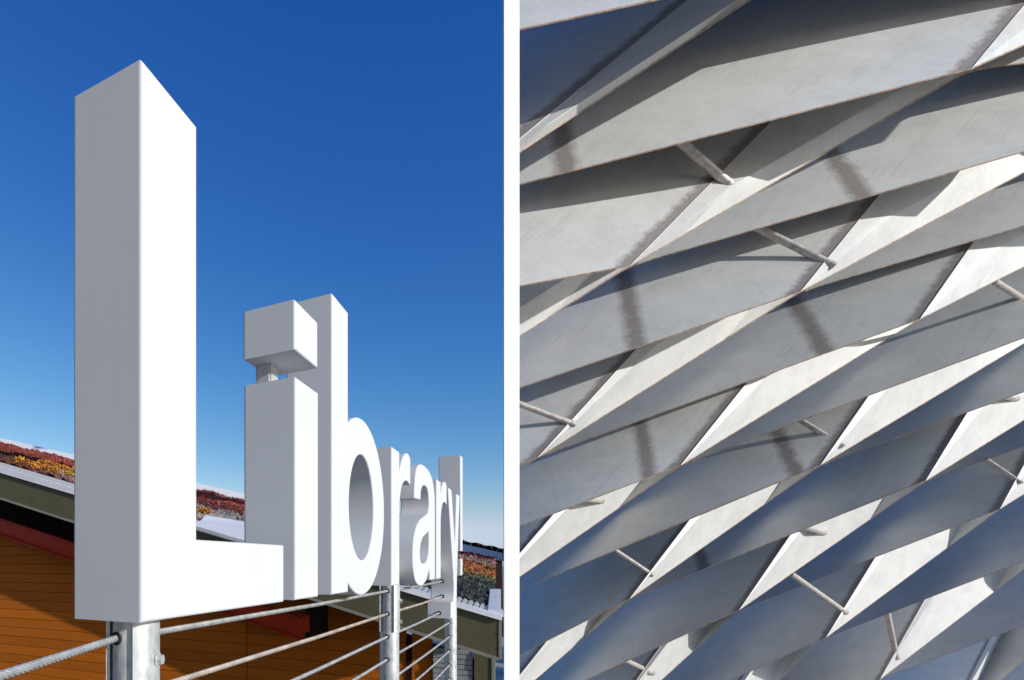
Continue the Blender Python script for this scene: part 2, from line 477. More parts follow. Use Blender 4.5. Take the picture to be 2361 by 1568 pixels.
y_out = smooth_poly([(3.407, ZX), (3.555, ZX), (3.742, 0.10), (3.826, ZX), (3.972, ZX), (3.806, -0.20, 2), (3.785, -0.30, 1), (3.745, -0.385, 1), (3.68, -0.425, 1),
    (3.60, -0.43, 2), (3.545, -0.43), (3.545, -0.305), (3.60, -0.305, 2), (3.65, -0.298, 1), (3.685, -0.262, 1), (3.69, -0.20, 1), (3.665, -0.10, 2)])
ly = solid('letter', [y_out])
tag(ly, 'white lowercase letter y whose tail drops below the other letters', 'letter', GL)
le = empty('exclamation_mark', sp_(4.18, ZB, TH / 2))
tag(le, 'white exclamation mark at the far end of the sign', 'letter', GL)
solid('stroke', [[(4.03, 0.895), (4.15, 0.895), (4.14, 0.092), (4.05, 0.092)]], le)
solid('dot', [[(4.05, ZB), (4.14, ZB), (4.14, 0.03), (4.05, 0.03)]], le)

bm = bmesh.new(); add_box(bm, sp_(1.95, -0.106, 0.10), DS * 0.32, DW * 0.06, Vector((0, 0, 0.105)), 0.004); finish('bracket', bm, M['white'], la, 15)
bm = bmesh.new(); add_box(bm, sp_(3.10, -0.10, 0.10), DS * 0.53, DW * 0.06, Vector((0, 0, 0.115)), 0.004); finish('bracket', bm, M['white'], ly, 15)

# ------------------------------------------------------------------ railing posts, plates, bolts and cables
R_POST, WC = 0.050, TH / 2
LV = [-0.152 - 0.1195 * k for k in range(10)]
DECK = -1.5

def hexbolt(bm, c, axis, r=0.011, h=0.012):
    axis = axis.normalized(); a = axis.cross(Vector((0, 0, 1))).normalized(); b = axis.cross(a)
    lo = [bm.verts.new(c + (a * math.cos(k * math.pi / 3) + b * math.sin(k * math.pi / 3)) * r) for k in range(6)]
    hi = [bm.verts.new(c + axis * h + (a * math.cos(k * math.pi / 3) + b * math.sin(k * math.pi / 3)) * r * 0.93) for k in range(6)]
    for k in range(6): bm.faces.new((lo[k], lo[(k + 1) % 6], hi[(k + 1) % 6], hi[k]))
    bm.faces.new(hi); bm.faces.new(lo[::-1])
    wl = [bm.verts.new(c + (a * math.cos(k * math.pi / 8) + b * math.sin(k * math.pi / 8)) * r * 1.35) for k in range(16)]
    wh = [bm.verts.new(c + axis * 0.0025 + (a * math.cos(k * math.pi / 8) + b * math.sin(k * math.pi / 8)) * r * 1.35) for k in range(16)]
    for k in range(16): bm.faces.new((wl[k], wl[(k + 1) % 16], wh[(k + 1) % 16], wh[k]))
    bm.faces.new(wh)

def disc(bm, c, axis, r=0.0135, h=0.003):
    axis = axis.normalized(); a = axis.cross(Vector((0, 0, 1))).normalized(); b = axis.cross(a)
    lo = [bm.verts.new(c - axis * h + (a * math.cos(k * math.pi / 8) + b * math.sin(k * math.pi / 8)) * r) for k in range(16)]
    hi = [bm.verts.new(c + axis * h + (a * math.cos(k * math.pi / 8) + b * math.sin(k * math.pi / 8)) * r) for k in range(16)]
    for k in range(16): bm.faces.new((lo[k], lo[(k + 1) % 16], hi[(k + 1) % 16], hi[k]))
    bm.faces.new(hi); bm.faces.new(lo[::-1])

Z = Vector((0, 0, 1))
PQ = [0.078, 2.088, 4.088]
PL = ['galvanised steel railing post under the letter L, nearest of the posts',
      'galvanised steel railing post under the first letter r',
      'galvanised steel railing post rising behind the tail of the letter y']
HD = Vector((-0.62, -0.78, 0)).normalized()
for i, q in enumerate(PQ):
    t = empty('railing_post', sp_(q, DECK, WC))
    tag(t, PL[i], 'post', 'posts of the cable railing')
    lowz = (-0.62, -0.368, -0.12)[i]
    bm = bmesh.new()
    add_tube(bm, [sp_(q, DECK, WC), sp_(q, lowz, WC)], R_POST, 40)
    finish('pipe', bm, M['galv'], t, 50)
    if i < 2:
        bm = bmesh.new()
        add_tube(bm, [sp_(q, lowz - 0.02, WC), sp_(q, ZB - 0.004, WC)], 0.041, 40)
        finish('neck', bm, M['galv'], t, 50)
    if i < 2:
        for w, sg in ((WC - 0.058, -1), (WC + 0.058, 1)):
            bm = bmesh.new()
            hv_ = 40 if sg > 0 else 50
            arc = [math.radians(-hv_ + 2 * hv_ * k / 12) for k in range(13)]
            prev = None
            for th in arc:
                dirv = DW * sg * math.cos(th) + DS * math.sin(th)
                base = sp_(q, 0, WC)
                cur = [bm.verts.new(base + dirv * rr + Z * zz) for rr, zz in ((0.0465, lowz + 0.001), (0.054, lowz + 0.001), (0.054, ZB - 0.003), (0.0465, ZB - 0.003))]
                if prev:
                    for k in range(4): bm.faces.new((prev[k], prev[(k + 1) % 4], cur[(k + 1) % 4], cur[k]))
                else: bm.faces.new(cur)
                prev = cur
            bm.faces.new(prev[::-1])
            finish('mounting_plate', bm, M['galv'], t, 40)
            for bz in ((-0.197, -0.34) if i == 0 else (-0.205, -0.315)):
                bm = bmesh.new()
                hexbolt(bm, sp_(q, bz, WC) + (DW * sg * 0.97 + DS * 0.25) * 0.0535, DW * sg * 0.97 + DS * 0.25)
                finish('bolt', bm, M['galv'], t, 30)
    for k, z in enumerate(LV):
        if i == 2 and k < 3: continue
        bm = bmesh.new()
        hd = HD if i == 0 else -DS
        disc(bm, sp_(q, z, WC) + hd * (0.041 if z > lowz and i < 2 else R_POST), hd)
        finish('cable_hole', bm, M['hole'], t, 40)
for k in range(3):      # the first three cables run into the side of the y
    q = [3.652, 3.676, 3.545][k]
    bm = bmesh.new(); disc(bm, sp_(q + 0.006, LV[k] , WC), DS, 0.016, 0.012)
    o = finish('cable_hole', bm, M['hole'], ly, 40)

def rope(pts, r, pitch, nstr=6, seg=10):
    """laid wire rope: strands wound round a core along a polyline"""
    bm = bmesh.new()
    path = []
    tot = 0.0
    for a, b in zip(pts[:-1], pts[1:]):
        L = (b - a).length; n = max(2, int(L / pitch * seg))
        for k in range(n): path.append((a.lerp(b, k / n), tot + L * k / n, (b - a).normalized()))
        tot += L
    path.append((pts[-1], tot, (pts[-1] - pts[-2]).normalized()))
    rs = r * 0.40; rc = r - rs
    for s in range(nstr):
        prev = None
        for p, l, d in path:
            a = d.cross(Vector((0, 0, 1))).normalized(); b = d.cross(a)
            th = 2 * math.pi * (l / pitch + s / nstr)
            c = p + (a * math.cos(th) + b * math.sin(th)) * rc
            ra = (a * math.cos(th) + b * math.sin(th)); rb = d.cross(ra)
            ring = [bm.verts.new(c + (ra * math.cos(x) + rb * math.sin(x)) * rs) for x in (-1.9, -0.95, 0, 0.95, 1.9)]
            if prev:
                for k in range(4): bm.faces.new((prev[k], prev[k + 1], ring[k + 1], ring[k]))
            prev = ring
    add_tube(bm, [p for p, l, d in path[::4]] + [path[-1][0]], rc * 0.9, 6)
    return bm

words = ['topmost', 'second from the top', 'third from the top', 'fourth from the top', 'fifth from the top', 'sixth from the top', 'seventh from the top', 'eighth from the top']
for k in range(8):
    z = LV[k]
    a, b = sp_(PQ[0], z, WC), sp_(PQ[1], z, WC)
    endq = [3.66, 3.69, 3.56][k] if k < 3 else PQ[2] - 0.02
    c = sp_(endq, z, WC)
    lh = a + HD * 0.042; left = lh + (Vector((-0.3376, 0.734, z)) - lh) * 4.0
    mid = a.lerp(b, 0.5) - Vector((0, 0, 0.004)); mid2 = b.lerp(c, 0.5) - Vector((0, 0, 0.004))
    pts = ([left, a + HD * 0.042] if k == 0 else []) + [a, mid, b, mid2, c]
    o = finish('railing_cable', rope(pts, 0.0076, 0.07), M['rusty_cable'] if k == 1 else M['cable'], None, 60, recalc=False)
    extra = ', running on past the nearest post' if k == 0 else (', rust-spotted' if k == 1 else '')
    tag(o, 'twisted steel railing cable, %s of the row%s' % (words[k], extra), 'cable', 'cables of the railing')

# ------------------------------------------------------------------ brown building with a planted roof
KB = 1.25
E1 = Vector((0.9004, -0.4351, 0)).normalized()      # along the wall, to the right
NF = Vector((-0.4351, -0.9004, 0)).normalized()     # out of the wall, towards the viewer
O = ray(12, 1081) * (9.6 * KB)
def fp(x, y, off=0.0):
    """point of the fascia plane, or of the plane parallel to it that lies 'off' behind"""
    return on_plane(x, y, O - NF * off, NF)
Z = Vector((0, 0, 1))
bld = empty('library_building', (0, 12, GZ))
tag(bld, 'brown boarded building with olive roof edge and planted roof behind the sign', 'building')
def bpart(name, bm, mat, parent=None, smooth=None):
    return finish(name, bm, M[mat], parent or bld, smooth)

XL, XR = -140, 1160
A, B = fp(XL, 1081 - 0.2997 * (12 - XL)), fp(XR, 1425)
rk = (B - A)
def rakez(p, top=True):      # height of the roof edge above/below a plan position on the fascia
    t = (Vector((p.x, p.y, 0)) - Vector((A.x, A.y, 0))).dot(E1) / Vector((rk.x, rk.y, 0)).dot(E1)
    return A.z + rk.z * t
# fascia: deeper towards the right end as the photograph shows
def fascia_pts(x): 
    yt = 1093 + 0.2945 * (x - 12); yb = 1152 + 0.322 * (x - 12)
    return fp(x, yt), fp(x, yb)
bm = bmesh.new()
f0t, f0b = fascia_pts(XL); f1t, f1b = fascia_pts(1150)
back = -NF * 0.05
vs = [bm.verts.new(p) for p in (f0b, f1b, f1t, f0t, f0b + back, f1b + back, f1t + back, f0t + back)]
for f in ((0, 1, 2, 3), (5, 4, 7, 6), (0, 4, 5, 1), (2, 6, 7, 3), (1, 5, 6, 2), (0, 3, 7, 4)): bm.faces.new([vs[i] for i in f])
fas = bpart('fascia', bm, 'olive')
bm = bmesh.new()
tv = (f1b - f0b).normalized(); upv = (f0t - f0b).normalized()
add_box(bm, f0b - upv * 0.03 + NF * 0.012, f1b - f0b, -NF * 0.06, upv * 0.045)
bpart('trim', bm, 'olive_trim', fas)
bm = bmesh.new()
add_box(bm, f1b + NF * 0.008 , tv * 0.04, -NF * 0.06, f1t - f1b)
bpart('trim', bm, 'olive_trim', fas)
# screws on the end of the fascia
for yy in (1462, 1495):
    bm = bmesh.new(); disc(bm, fp(1146, yy) + NF * 0.002, NF, 0.012, 0.004); bpart('screw', bm, 'hole', fas)
# pale metal cap on the roof edge
bm = bmesh.new()
c0, c1 = fp(XL, 1081 - 0.2997 * (12 - XL)), fp(1157, 1419)
for (p, q) in ((c0, c1),):
    d0, d1 = fascia_pts(XL)[0], fascia_pts(1157)[0]
    vs = [bm.verts.new(pt) for pt in (d0 + NF * 0.05, d1 + NF * 0.05, q + NF * 0.03, p + NF * 0.03, p - NF * 0.12, q - NF * 0.12, d1 - NF * 0.12, d0 - NF * 0.12)]
    for f in ((0, 1, 2, 3), (3, 2, 5, 4), (4, 5, 6, 7), (0, 7, 6, 1), (1, 6, 5, 2), (0, 3, 4, 7)): bm.faces.new([vs[i] for i in f])
bpart('edge_cap', bm, 'flash')
# roof plane
C = ray(12, 1024); 
tC = (12 * 1.0 + 3.2 / (-NF.dot(Vector((ray(12, 1024).x, 1, 0)))))
C = ray(12, 1024) * tC
An = fp(12, 1081) + NF * 0.0
rn = (B - A).cross(C - An).normalized()
if rn.z < 0: rn = -rn
def roof(x, y): return on_plane(x, y, An, rn)
farL, farR = roof(XL, 1024 - 0.2324 * (12 - XL)), roof(1158, 1290)
nearL, nearR = A - NF * 0.10, B - NF * 0.10
print('roof', A, B, farL, farR, rn)
up_in = (rn.cross((B - A).normalized())).normalized()
if up_in.dot(NF) > 0: up_in = -up_in
# roof slab
bm = bmesh.new()
dn = Vector((0, 0, -0.28))
vs = [bm.verts.new(p - Vector((0, 0, 0.02))) for p in (nearL, nearR, farR, farL)] + [bm.verts.new(p + dn) for p in (nearL, nearR, farR, farL)]
for f in ((0, 1, 2, 3), (7, 6, 5, 4), (0, 4, 5, 1), (1, 5, 6, 2), (2, 6, 7, 3), (3, 7, 4, 0)): bm.faces.new([vs[i] for i in f])
bpart('roof_slab', bm, 'dark')
# ribbed flashing strip
SW = 0.42
bm = bmesh.new()
nrib = 150
for k in range(nrib):
    t0, t1, t2 = k / nrib, (k + 0.5) / nrib, (k + 1) / nrib
    base = lambda t: nearL.lerp(nearR, t)
    for (ta, tb, h) in ((t0, t1, 0.02), (t1, t2, 0.004)):
        add_box(bm, base(ta) + rn * 0.001, base(tb) - base(ta), up_in * SW, rn * h)
bpart('ribbed_strip', bm, 'rib')
# far coping
bm = bmesh.new()
add_box(bm, farL - up_in * 0.2, farR - farL, up_in * 0.26 + Z * 0.15, -Z * 0.3)
bpart('coping', bm, 'flash')
# right end coping and return
bm = bmesh.new()
r0, r1 = nearR + rn * 0.002, farR + rn * 0.002
add_box(bm, r0 - E1 * 0.20, (r1 - r0) * 0.27, E1 * 0.17, Vector((0, 0, 0.1)))
bpart('end_coping', bm, 'flash')
# raised flashing saddle seen between the L and the i
bm = bmesh.new()
k0, k1, k2, k3 = fp(452, 1211), fp(700, 1286), roof(566, 1217), roof(470, 1199)
pts = [fp(440, 1208) + NF * 0.08, fp(690, 1283) + NF * 0.08, roof(640, 1238) + rn * 0.16, roof(560, 1214) + rn * 0.10, roof(472, 1199) + rn * 0.10, roof(462, 1206) + rn * 0.05]
vs = [bm.verts.new(p) for p in pts]; bm.faces.new(vs)
ext = bmesh.ops.extrude_face_region(bm, geom=list(bm.faces))
bmesh.ops.translate(bm, verts=[g for g in ext['geom'] if isinstance(g, bmesh.types.BMVert)], vec=-rn * 0.06)
bpart('flashing_saddle', bm, 'flash')

# planting: relief sheet with thousands of small leaves, one mass
bm = bmesh.new()
uvl = bm.loops.layers.uv.new('UVMap')
p00, p10 = nearL + up_in * SW, nearR + up_in * SW - E1 * 0.14
p01, p11 = farL - up_in * 0.25, farR - up_in * 0.25 - E1 * 0.14
def bed(s, v, h=0.0):
    p = p00.lerp(p10, s).lerp(p01.lerp(p11, s), v)
    return p + rn * h
def bedh(s, v):
    return 0.05 + 0.07 * pnoise(Vector((s * 45, v * 9, 1.7))) + 0.04 * pnoise(Vector((s * 140, v * 26, 5.1)))
NS, NV = 220, 26
grid = [[bm.verts.new(bed(s / NS, v / NV, bedh(s / NS, v / NV))) for v in range(NV + 1)] for s in range(NS + 1)]
def setuv(f, s, v):
    for l in f.loops: l[uvl].uv = (s, v)
for s in range(NS):
    for v in range(NV):
        setuv(bm.faces.new((grid[s][v], grid[s + 1][v], grid[s + 1][v + 1], grid[s][v + 1])), (s + .5) / NS, (v + .5) / NV)
rnd = random.Random(3)
for k in range(46000):
    s, v = rnd.random(), rnd.random() ** 1.2
    p = bed(s, v, bedh(s, v) + 0.01)
    if 462 < px(p)[0] < 700 and v < 0.3: continue
    r = rnd.uniform(0.012, 0.030)
    a = Vector((rnd.gauss(0, 1), rnd.gauss(0, 1), rnd.gauss(0, 0.6))).normalized() * r
    b = a.cross(Vector((rnd.gauss(0, 1), rnd.gauss(0, 1), rnd.gauss(0, 1)))).normalized() * r * 0.8
    f = bm.faces.new([bm.verts.new(p + x) for x in (-a, b, a + Z * r, -b)])
    setuv(f, s, v)
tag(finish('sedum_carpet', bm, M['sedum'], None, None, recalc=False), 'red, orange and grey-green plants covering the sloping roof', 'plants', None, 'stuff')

# autumn shrubs along the roof edge at the left
def leafball(r, n, seed):
    rr = random.Random(seed); bm = bmesh.new()
    for k in range(n):
        d = Vector((rr.gauss(0, 1), rr.gauss(0, 1), rr.gauss(0, 1))).normalized() * r * (0.35 + 0.65 * rr.random() ** 0.5)
        d.z = abs(d.z) * 0.9
        s = r * rr.uniform(0.16, 0.3)
        a = Vector((rr.gauss(0, 1), rr.gauss(0, 1), rr.gauss(0, 1))).normalized() * s
        b = a.cross(Vector((rr.gauss(0, 1), rr.gauss(0, 1), rr.gauss(0, 1)))).normalized() * s * 0.7
        bm.faces.new([bm.verts.new(d + x) for x in (-a, b, a, -b)])
    me = bpy.data.meshes.new('leaves'); bm.to_mesh(me); bm.free(); me.materials.append(M['shrub'])
    return me
lm = [leafball(0.14, 110, s) for s in range(4)]
rnd = random.Random(11)
xs = [44, 54, 62, 70, 78, 86, 95, 103, 110, 119, 127, 135, 143, 151, 159, 167, 462, 472]
for i, x in enumerate(xs):
    yb = 1066 + 0.273 * (x - 12)
    for row in range(2 if 90 < x < 170 else 1):
        p = roof(x + rnd.uniform(-3, 3), yb - 3 - row * 9 - rnd.uniform(0, 3))
        o = bpy.data.objects.new('autumn_shrub', lm[(i + row) % 4]); COL.objects.link(o)
        o.location = p + rn * 0.03; sc_ = rnd.uniform(0.75, 1.25); o.scale = (sc_, sc_, sc_); o.rotation_euler = (0, 0, rnd.uniform(0, 6.28))
        tag(o, 'small orange and yellow autumn shrub along the ribbed roof edge left of the letter L' if x < 200 else 'small yellow shrub at the roof edge between the letters L and i',
            'shrub', 'autumn shrubs on the roof edge' if x < 200 else 'shrubs by the flashing')

# wall of boards
OFF = 1.05
def wp(x, y, off=OFF): return fp(x, y, off)
wl = wp(-80, 1300); wr = wp(998, 1300)
def wx(x):                       # plan position on the wall at picture column x
    p = wp(x, 1300); return Vector((p.x, p.y, 0))
bm = bmesh.new()
a = wx(-140); b = wx(1138)
add_box(bm, a - NF * 0.06 + Z * GZ, b - a, -NF * 0.25, Z * 9.0)
zt_l = rakez(a) - 0.55; zt_r = rakez(b) - 0.95
vs = [bm.verts.new(p) for p in (a - NF * 0.06 + Z * (GZ + 9.0), b - NF * 0.06 + Z * (GZ + 9.0), b - NF * 0.06 + Z * zt_r, a - NF * 0.06 + Z * zt_l,
                                a - NF * 0.3 + Z * (GZ + 9.0), b - NF * 0.3 + Z * (GZ + 9.0), b - NF * 0.3 + Z * zt_r, a - NF * 0.3 + Z * zt_l)]
for f in ((0, 1, 2, 3), (5, 4, 7, 6), (2, 6, 7, 3), (1, 5, 6, 2), (0, 3, 7, 4)): bm.faces.new([vs[i] for i in f])
wall = bpart('wall', bm, 'dark')  # near-black backing bared above the boards, painted in as eave shade
BH = 0.222
zb = -3.6
def rake_top(p, drop): return rakez(p) - drop
for col, (xa, xb) in enumerate(((-140, 566), (568, 936), (949, 997))):
    pa, pb = wx(xa), wx(xb)
    for k in range(30):
        z0 = zb + k * BH
        # the top boards are cut on the slope of the roof
        drop = 1.42 if col == 0 else 0.80
        ra, rb = rakez(pa) - drop, rakez(pb) - drop
        if z0 > max(ra, rb) - 0.03: continue
        z1 = z0 + BH - 0.009
        pe = pb
        bm = bmesh.new()
        L = pe - pa
        pr = -NF * (0.058 + random.uniform(-0.002, 0.002))
        o0 = pa + pr + Z * z0
        vs = [bm.verts.new(p) for p in (o0 + NF * 0.022, o0 + L + NF * 0.022, o0 + L + NF * 0.012 + Z * (z1 - z0), o0 + NF * 0.012 + Z * (z1 - z0),
                                        o0, o0 + L, o0 + L + Z * (z1 - z0), o0 + Z * (z1 - z0))]
        for f in ((0, 1, 2, 3), (5, 4, 7, 6), (0, 4, 5, 1), (2, 6, 7, 3), (1, 5, 6, 2), (0, 3, 7, 4)): bm.faces.new([vs[i] for i in f])
        cutn = (Vector((pb.x, pb.y, rb)) - Vector((pa.x, pa.y, ra))).cross(NF)
        if cutn.z < 0: cutn = -cutn
        cut = bmesh.ops.bisect_plane(bm, geom=list(bm.verts) + list(bm.edges) + list(bm.faces), plane_co=Vector((pa.x, pa.y, ra)), plane_no=cutn, clear_outer=True)
        if not bm.faces: bm.free(); continue
        bpart('board', bm, 'siding', wall)
# weathered grey sheets and the olive corner post at the right end of the wall
pa, pb = wx(999), wx(1091)
ztop = fp(1045, 1494, OFF).z
for k in range(14):
    bm = bmesh.new()
    z0 = ztop - 0.085 * (k + 1)
    jit = random.uniform(0, 0.02)
    add_box(bm, pa + NF * (0.02 + jit) + Z * z0, (pb - pa) * random.uniform(0.97, 1.0), -NF * 0.06, Z * 0.074)
    bpart('grey_strip', bm, 'grey_sheet', wall)
pa, pb = wx(1094), wx(1134)
bm = bmesh.new(); add_box(bm, pa + NF * 0.06 + Z * GZ, pb - pa, -NF * 0.15, Z * (fp(1115, 1505, OFF).z - GZ + 0.2))
bpart('corner_post', bm, 'olive')
bm = bmesh.new(); add_box(bm, pb + NF * 0.075 + Z * GZ, E1 * 0.05, -NF * 0.1, Z * (fp(1115, 1505, OFF).z - GZ + 0.2))
bpart('downpipe', bm, 'olive_trim')
bm = bmesh.new(); pa, pb = wx(937), wx(948)
add_box(bm, pa - NF * 0.02 + Z * GZ, pb - pa, -NF * 0.03, Z * (rakez(pa) - 0.95 - GZ))
bpart('joint_strip', bm, 'dark', wall)
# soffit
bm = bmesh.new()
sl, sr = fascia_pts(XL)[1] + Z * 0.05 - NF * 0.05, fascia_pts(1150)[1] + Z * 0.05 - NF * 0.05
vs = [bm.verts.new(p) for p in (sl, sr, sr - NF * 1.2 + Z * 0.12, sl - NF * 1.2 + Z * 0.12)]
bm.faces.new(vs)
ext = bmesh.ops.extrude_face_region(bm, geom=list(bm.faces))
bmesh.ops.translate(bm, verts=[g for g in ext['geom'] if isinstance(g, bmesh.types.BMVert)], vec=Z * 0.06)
bpart('soffit', bm, 'dark')  # coloured near-black for the shade under the eave
# red channel beam under the eave
BO = 0.55
b0, b1 = fp(-140, 1235 - 0.352 * 152, BO), fp(699, 1473, BO)
bt = (b1 - b0); bu = Vector((0, 0, 1)); HB = 0.36
beam = empty('eave_beam', b0); beam.parent = bld; beam.matrix_parent_inverse = bld.matrix_basis.inverted()
bm = bmesh.new(); add_box(bm, b0, bt, -NF * 0.014, bu * HB); 
web = finish('web', bm, M['red'], beam)
bm = bmesh.new(); add_box(bm, b0 - bu * 0.016 + NF * 0.11, bt, -NF * 0.124, bu * 0.018); finish('flange', bm, M['red'], beam)
bm = bmesh.new(); add_box(bm, b0 + bu * (HB - 0.001) + NF * 0.11, bt, -NF * 0.124, bu * 0.018); finish('flange', bm, M['red'], beam)
for yy in (1426, 1446):
    bm = bmesh.new(); hexbolt(bm, fp(691, yy, BO) + NF * 0.001, NF, 0.026, 0.05); finish('bolt', bm, M['red'], beam, 30)
bm = bmesh.new(); add_box(bm, b1 - E1 * 0.35 - NF * 0.016 + bu * 0.12, E1 * 0.46 , -NF * 0.014, bu * 0.30); finish('gusset', bm, M['red'], beam)
bm = bmesh.new(); add_box(bm, b1 + E1 * 0.03 - NF * 0.03 - bu * 0.0, E1 * 0.30, -NF * 0.35, bu * 0.60); finish('bracket_box', bm, M['dark'], beam)  # near-black box past the end of the beam

# black fabric fence beyond the roof
tf = empty('fabric_fence', roof(1118, 1285))
tag(tf, 'low black fabric fence with pale stakes behind the far roof edge', 'fence')
bm = bmesh.new()
prev = None
for k in range(31):
    t = k / 30
    x = 1040 + t * 128
    yt = 1247 + (x - 1072) * 0.197 + 1.2 * math.sin(t * 23); yb = 1268 + (x - 1072) * 0.262 + 2 * math.sin(t * 11)
    d = roof(1118, 1285).y + 0.8 + 0.10 * math.sin(k * 1.7)
    cur = [bm.verts.new(ray(x, yt) * d), bm.verts.new(ray(x, (yt + yb) / 2) * (d - 0.08 * math.sin(k * 0.9))), bm.verts.new(ray(x, yb + 4) * d)]
    if prev:
        for j in range(2): bm.faces.new((prev[j], cur[j], cur[j + 1], prev[j + 1]))
    prev = cur
bmesh.ops.solidify(bm, geom=list(bm.faces), thickness=0.012)
finish('fabric', bm, M['tarp'], tf, 60)
for (x0, y0_, x1, y1_) in ((1082, 1259, 1086, 1254), (1111, 1276, 1118, 1265), (1140, 1280, 1146, 1269), (1160, 1285, 1161, 1272)):
    d = roof(1118, 1285).y + 0.6
    bm = bmesh.new(); add_tube(bm, [ray(x0, y0_ + 6) * d, ray(x1, y1_) * d], 0.010, 6); finish('stake', bm, M['stake'], tf)
for (x, y, h) in ((504, 1168, 10), (562, 1192, 6)):
    d = roof(x, y)
    bm = bmesh.new(); add_tube(bm, [d - Z * 0.05, d + Z * 0.13 + E1 * 0.01], 0.007, 6)
    o = finish('plant_stick', bm, M['wood_post'], None); tag(o, 'thin pale stick in the roof planting, %s' % ('midway between letters L and i' if h == 10 else 'close to the letter i'), 'stick')

# ------------------------------------------------------------------ folded sheet metal screen at the right
SK = 2.4
NP = Vector((-0.9187, 2.4689, 2.0830)).normalized()
DL, LAM = 0.945 * SK, 0.088
f2, c2 = 1355.4, (636.5, 1405.2)                   # the same lens in pixels of a 2560 wide frame
def ray2(p): return Vector(((p[0] - c2[0]) / f2, 1.0, (c2[1] - p[1]) / f2))
def px2(p): return (c2[0] + f2 * p.x / p.y, c2[1] - f2 * p.z / p.y)
RC = ray2((1900, 900)); K5 = NP.dot(RC) * 5 * SK
DV = (Vector((4577, 1368, 4624)).normalized() + LAM * RC.normalized()).normalized()
nodes = {(1,-2):(1100,512),(1,-1):(1575,664),(1,0):(2001,729),(1,1):(2299,798),(1,2):(2621,822),(1,3):(2833,881),
(0,-1):(857,1121),(0,0):(1345,1143),(0,1):(1702,1163),(0,2):(2052,1162),(0,3):(2314,1202),(0,4):(2500,1272),(0,5):(2615,1381),
(2,-2):(1990,-77),(2,-1):(2428,172),(2,0):(2774,317),
(-1,0):(856,1485),(-1,1):(1178,1525),(-1,2):(1575,1496),(-1,3):(1849,1524),(-1,4):(2066,1593),(-1,5):(2201,1697),(-1,6):(2360,1825),
(-2,2):(1191,1825),(-2,3):(1478,1858),(-2,4):(1706,1924),(-2,5):(1870,2020),(1,-3):(500,250),(0,-3):(430,705),
(2,-3):(1500,-420),(3,-2):(2950,-560),(3,-1):(3250,-200),(0,-2):(300,900),(2,1):(3050,420),(3,0):(3500,60),(1,-4):(-200,-150),
(-1,-1):(500,1440),(-2,6):(2030,2130),(0,6):(2730,1500),(-2,1):(900,1840),(1,4):(3000,960),(-3,5):(1500,2260),(-3,4):(1300,2180),(-2,0):(600,1768),(-3,1):(500,2140),(-3,2):(850,2160),(-3,3):(1090,2200),(-1,7):(2450,1930),(0,7):(2850,1640),(-2,-1):(300,1700)}
def xp(k): r = ray2(nodes[k]); return r * (K5 / NP.dot(r))
def yp(k): r = ray2(nodes[k]); return r * ((K5 + DL) / NP.dot(r))
scr = empty('metal_screen', (5, 8, GZ))
tag(scr, 'overlapping folded sheets of weathered grey metal braced by tubes, right of the white edge beam', 'metal screen')
CLX = 0.4735
joints = {(1, 0): 0.66, (2, -1): 0.24, (2, 0): 0.49, (1, 1): 0.77, (0, 1): 0.917, (0, 2): 0.94, (0, 0): 0.3, (0, 3): 0.28, (-1, 4): 0.33}
panels = []
def sheet(name, edge, length, shade_hem=None, joint=0.0, run=0.0, lit_tone=1.0):
    """one sheet: a lower edge swept along DV; hem = (width, g) folds the lowest strip"""
    bm = bmesh.new(); uvl = bm.loops.layers.uv.new('UVMap')
    n = len(edge)
    acc = [0.0]
    for a, b in zip(edge[:-1], edge[1:]): acc.append(acc[-1] + (b - a).length)
    tot = acc[-1]
    rows = []
    for i, p in enumerate(edge):
        d = (edge[min(i + 1, n - 1)] - edge[max(i - 1, 0)]).normalized()
        row = [(p, 0.0)]
        off = Vector((0, 0, 0)); w = 0.0
        if shade_hem:
            t = acc[i] / tot
            k = min(1.0, t / 0.10) * min(1.0, (1 - t) / 0.35)
            hw = shade_hem[0] * (0.04 + 0.96 * k) * p.y / 7.0
            push = shade_hem[1] * hw
            row = [(p + p.normalized() * push, 0.0), (p.lerp(p + DV * hw, 0.5) + p.normalized() * push * 0.5, hw * 0.5),
                   (p + DV * hw * 0.97 + p.normalized() * push * 0.03, hw * 0.97), (p + DV * hw * 1.02, hw * 1.02)]
            w = hw * 1.02; off = DV * w
        m = 5
        for j in range(1, m + 1):
            row.append((p + off + DV * ((length - w) * j / m), w + (length - w) * j / m))
        rows.append([(bm.verts.new(q), acc[i], v) for q, v in row])
    for i in range(n - 1):
        for j in range(len(rows[0]) - 1):
            q = (rows[i][j], rows[i + 1][j], rows[i + 1][j + 1], rows[i][j + 1])
            try: f = bm.faces.new([x[0] for x in q])
            except ValueError: continue
            for l, x in zip(f.loops, q): l[uvl].uv = (x[1], x[2])
    geom = list(bm.verts) + list(bm.edges) + list(bm.faces)
    bmesh.ops.bisect_plane(bm, geom=geom, plane_co=(0, 0, 0), plane_no=(1, -CLX, 0), clear_inner=True)
    if len(bm.faces) == 0:
        bm.free(); return None, tot
    bm.normal_update()
    vw = sum((f.calc_center_median() for f in bm.faces), Vector()) / len(bm.faces)
    if sum((f.normal.dot(f.calc_center_median()) for f in bm.faces)) > 0:
        bmesh.ops.reverse_faces(bm, faces=list(bm.faces))
    bmesh.ops.solidify(bm, geom=list(bm.faces), thickness=0.008)
    o = finish(name, bm, M['panel'], scr, 24, recalc=False)
    o['joint'] = joint * tot; o['run'] = tot * run; o['tone'] = lit_tone
    return o, tot

def inframe(edge):
    ok = False
    for p in edge:
        if p.y <= 0.3: return False
        for t in (0, 0.7, 1.4):
            x, y = px2(p + DV * t)
            if 1180 < x < 2720 and -160 < y < 1900: ok = True
    return ok

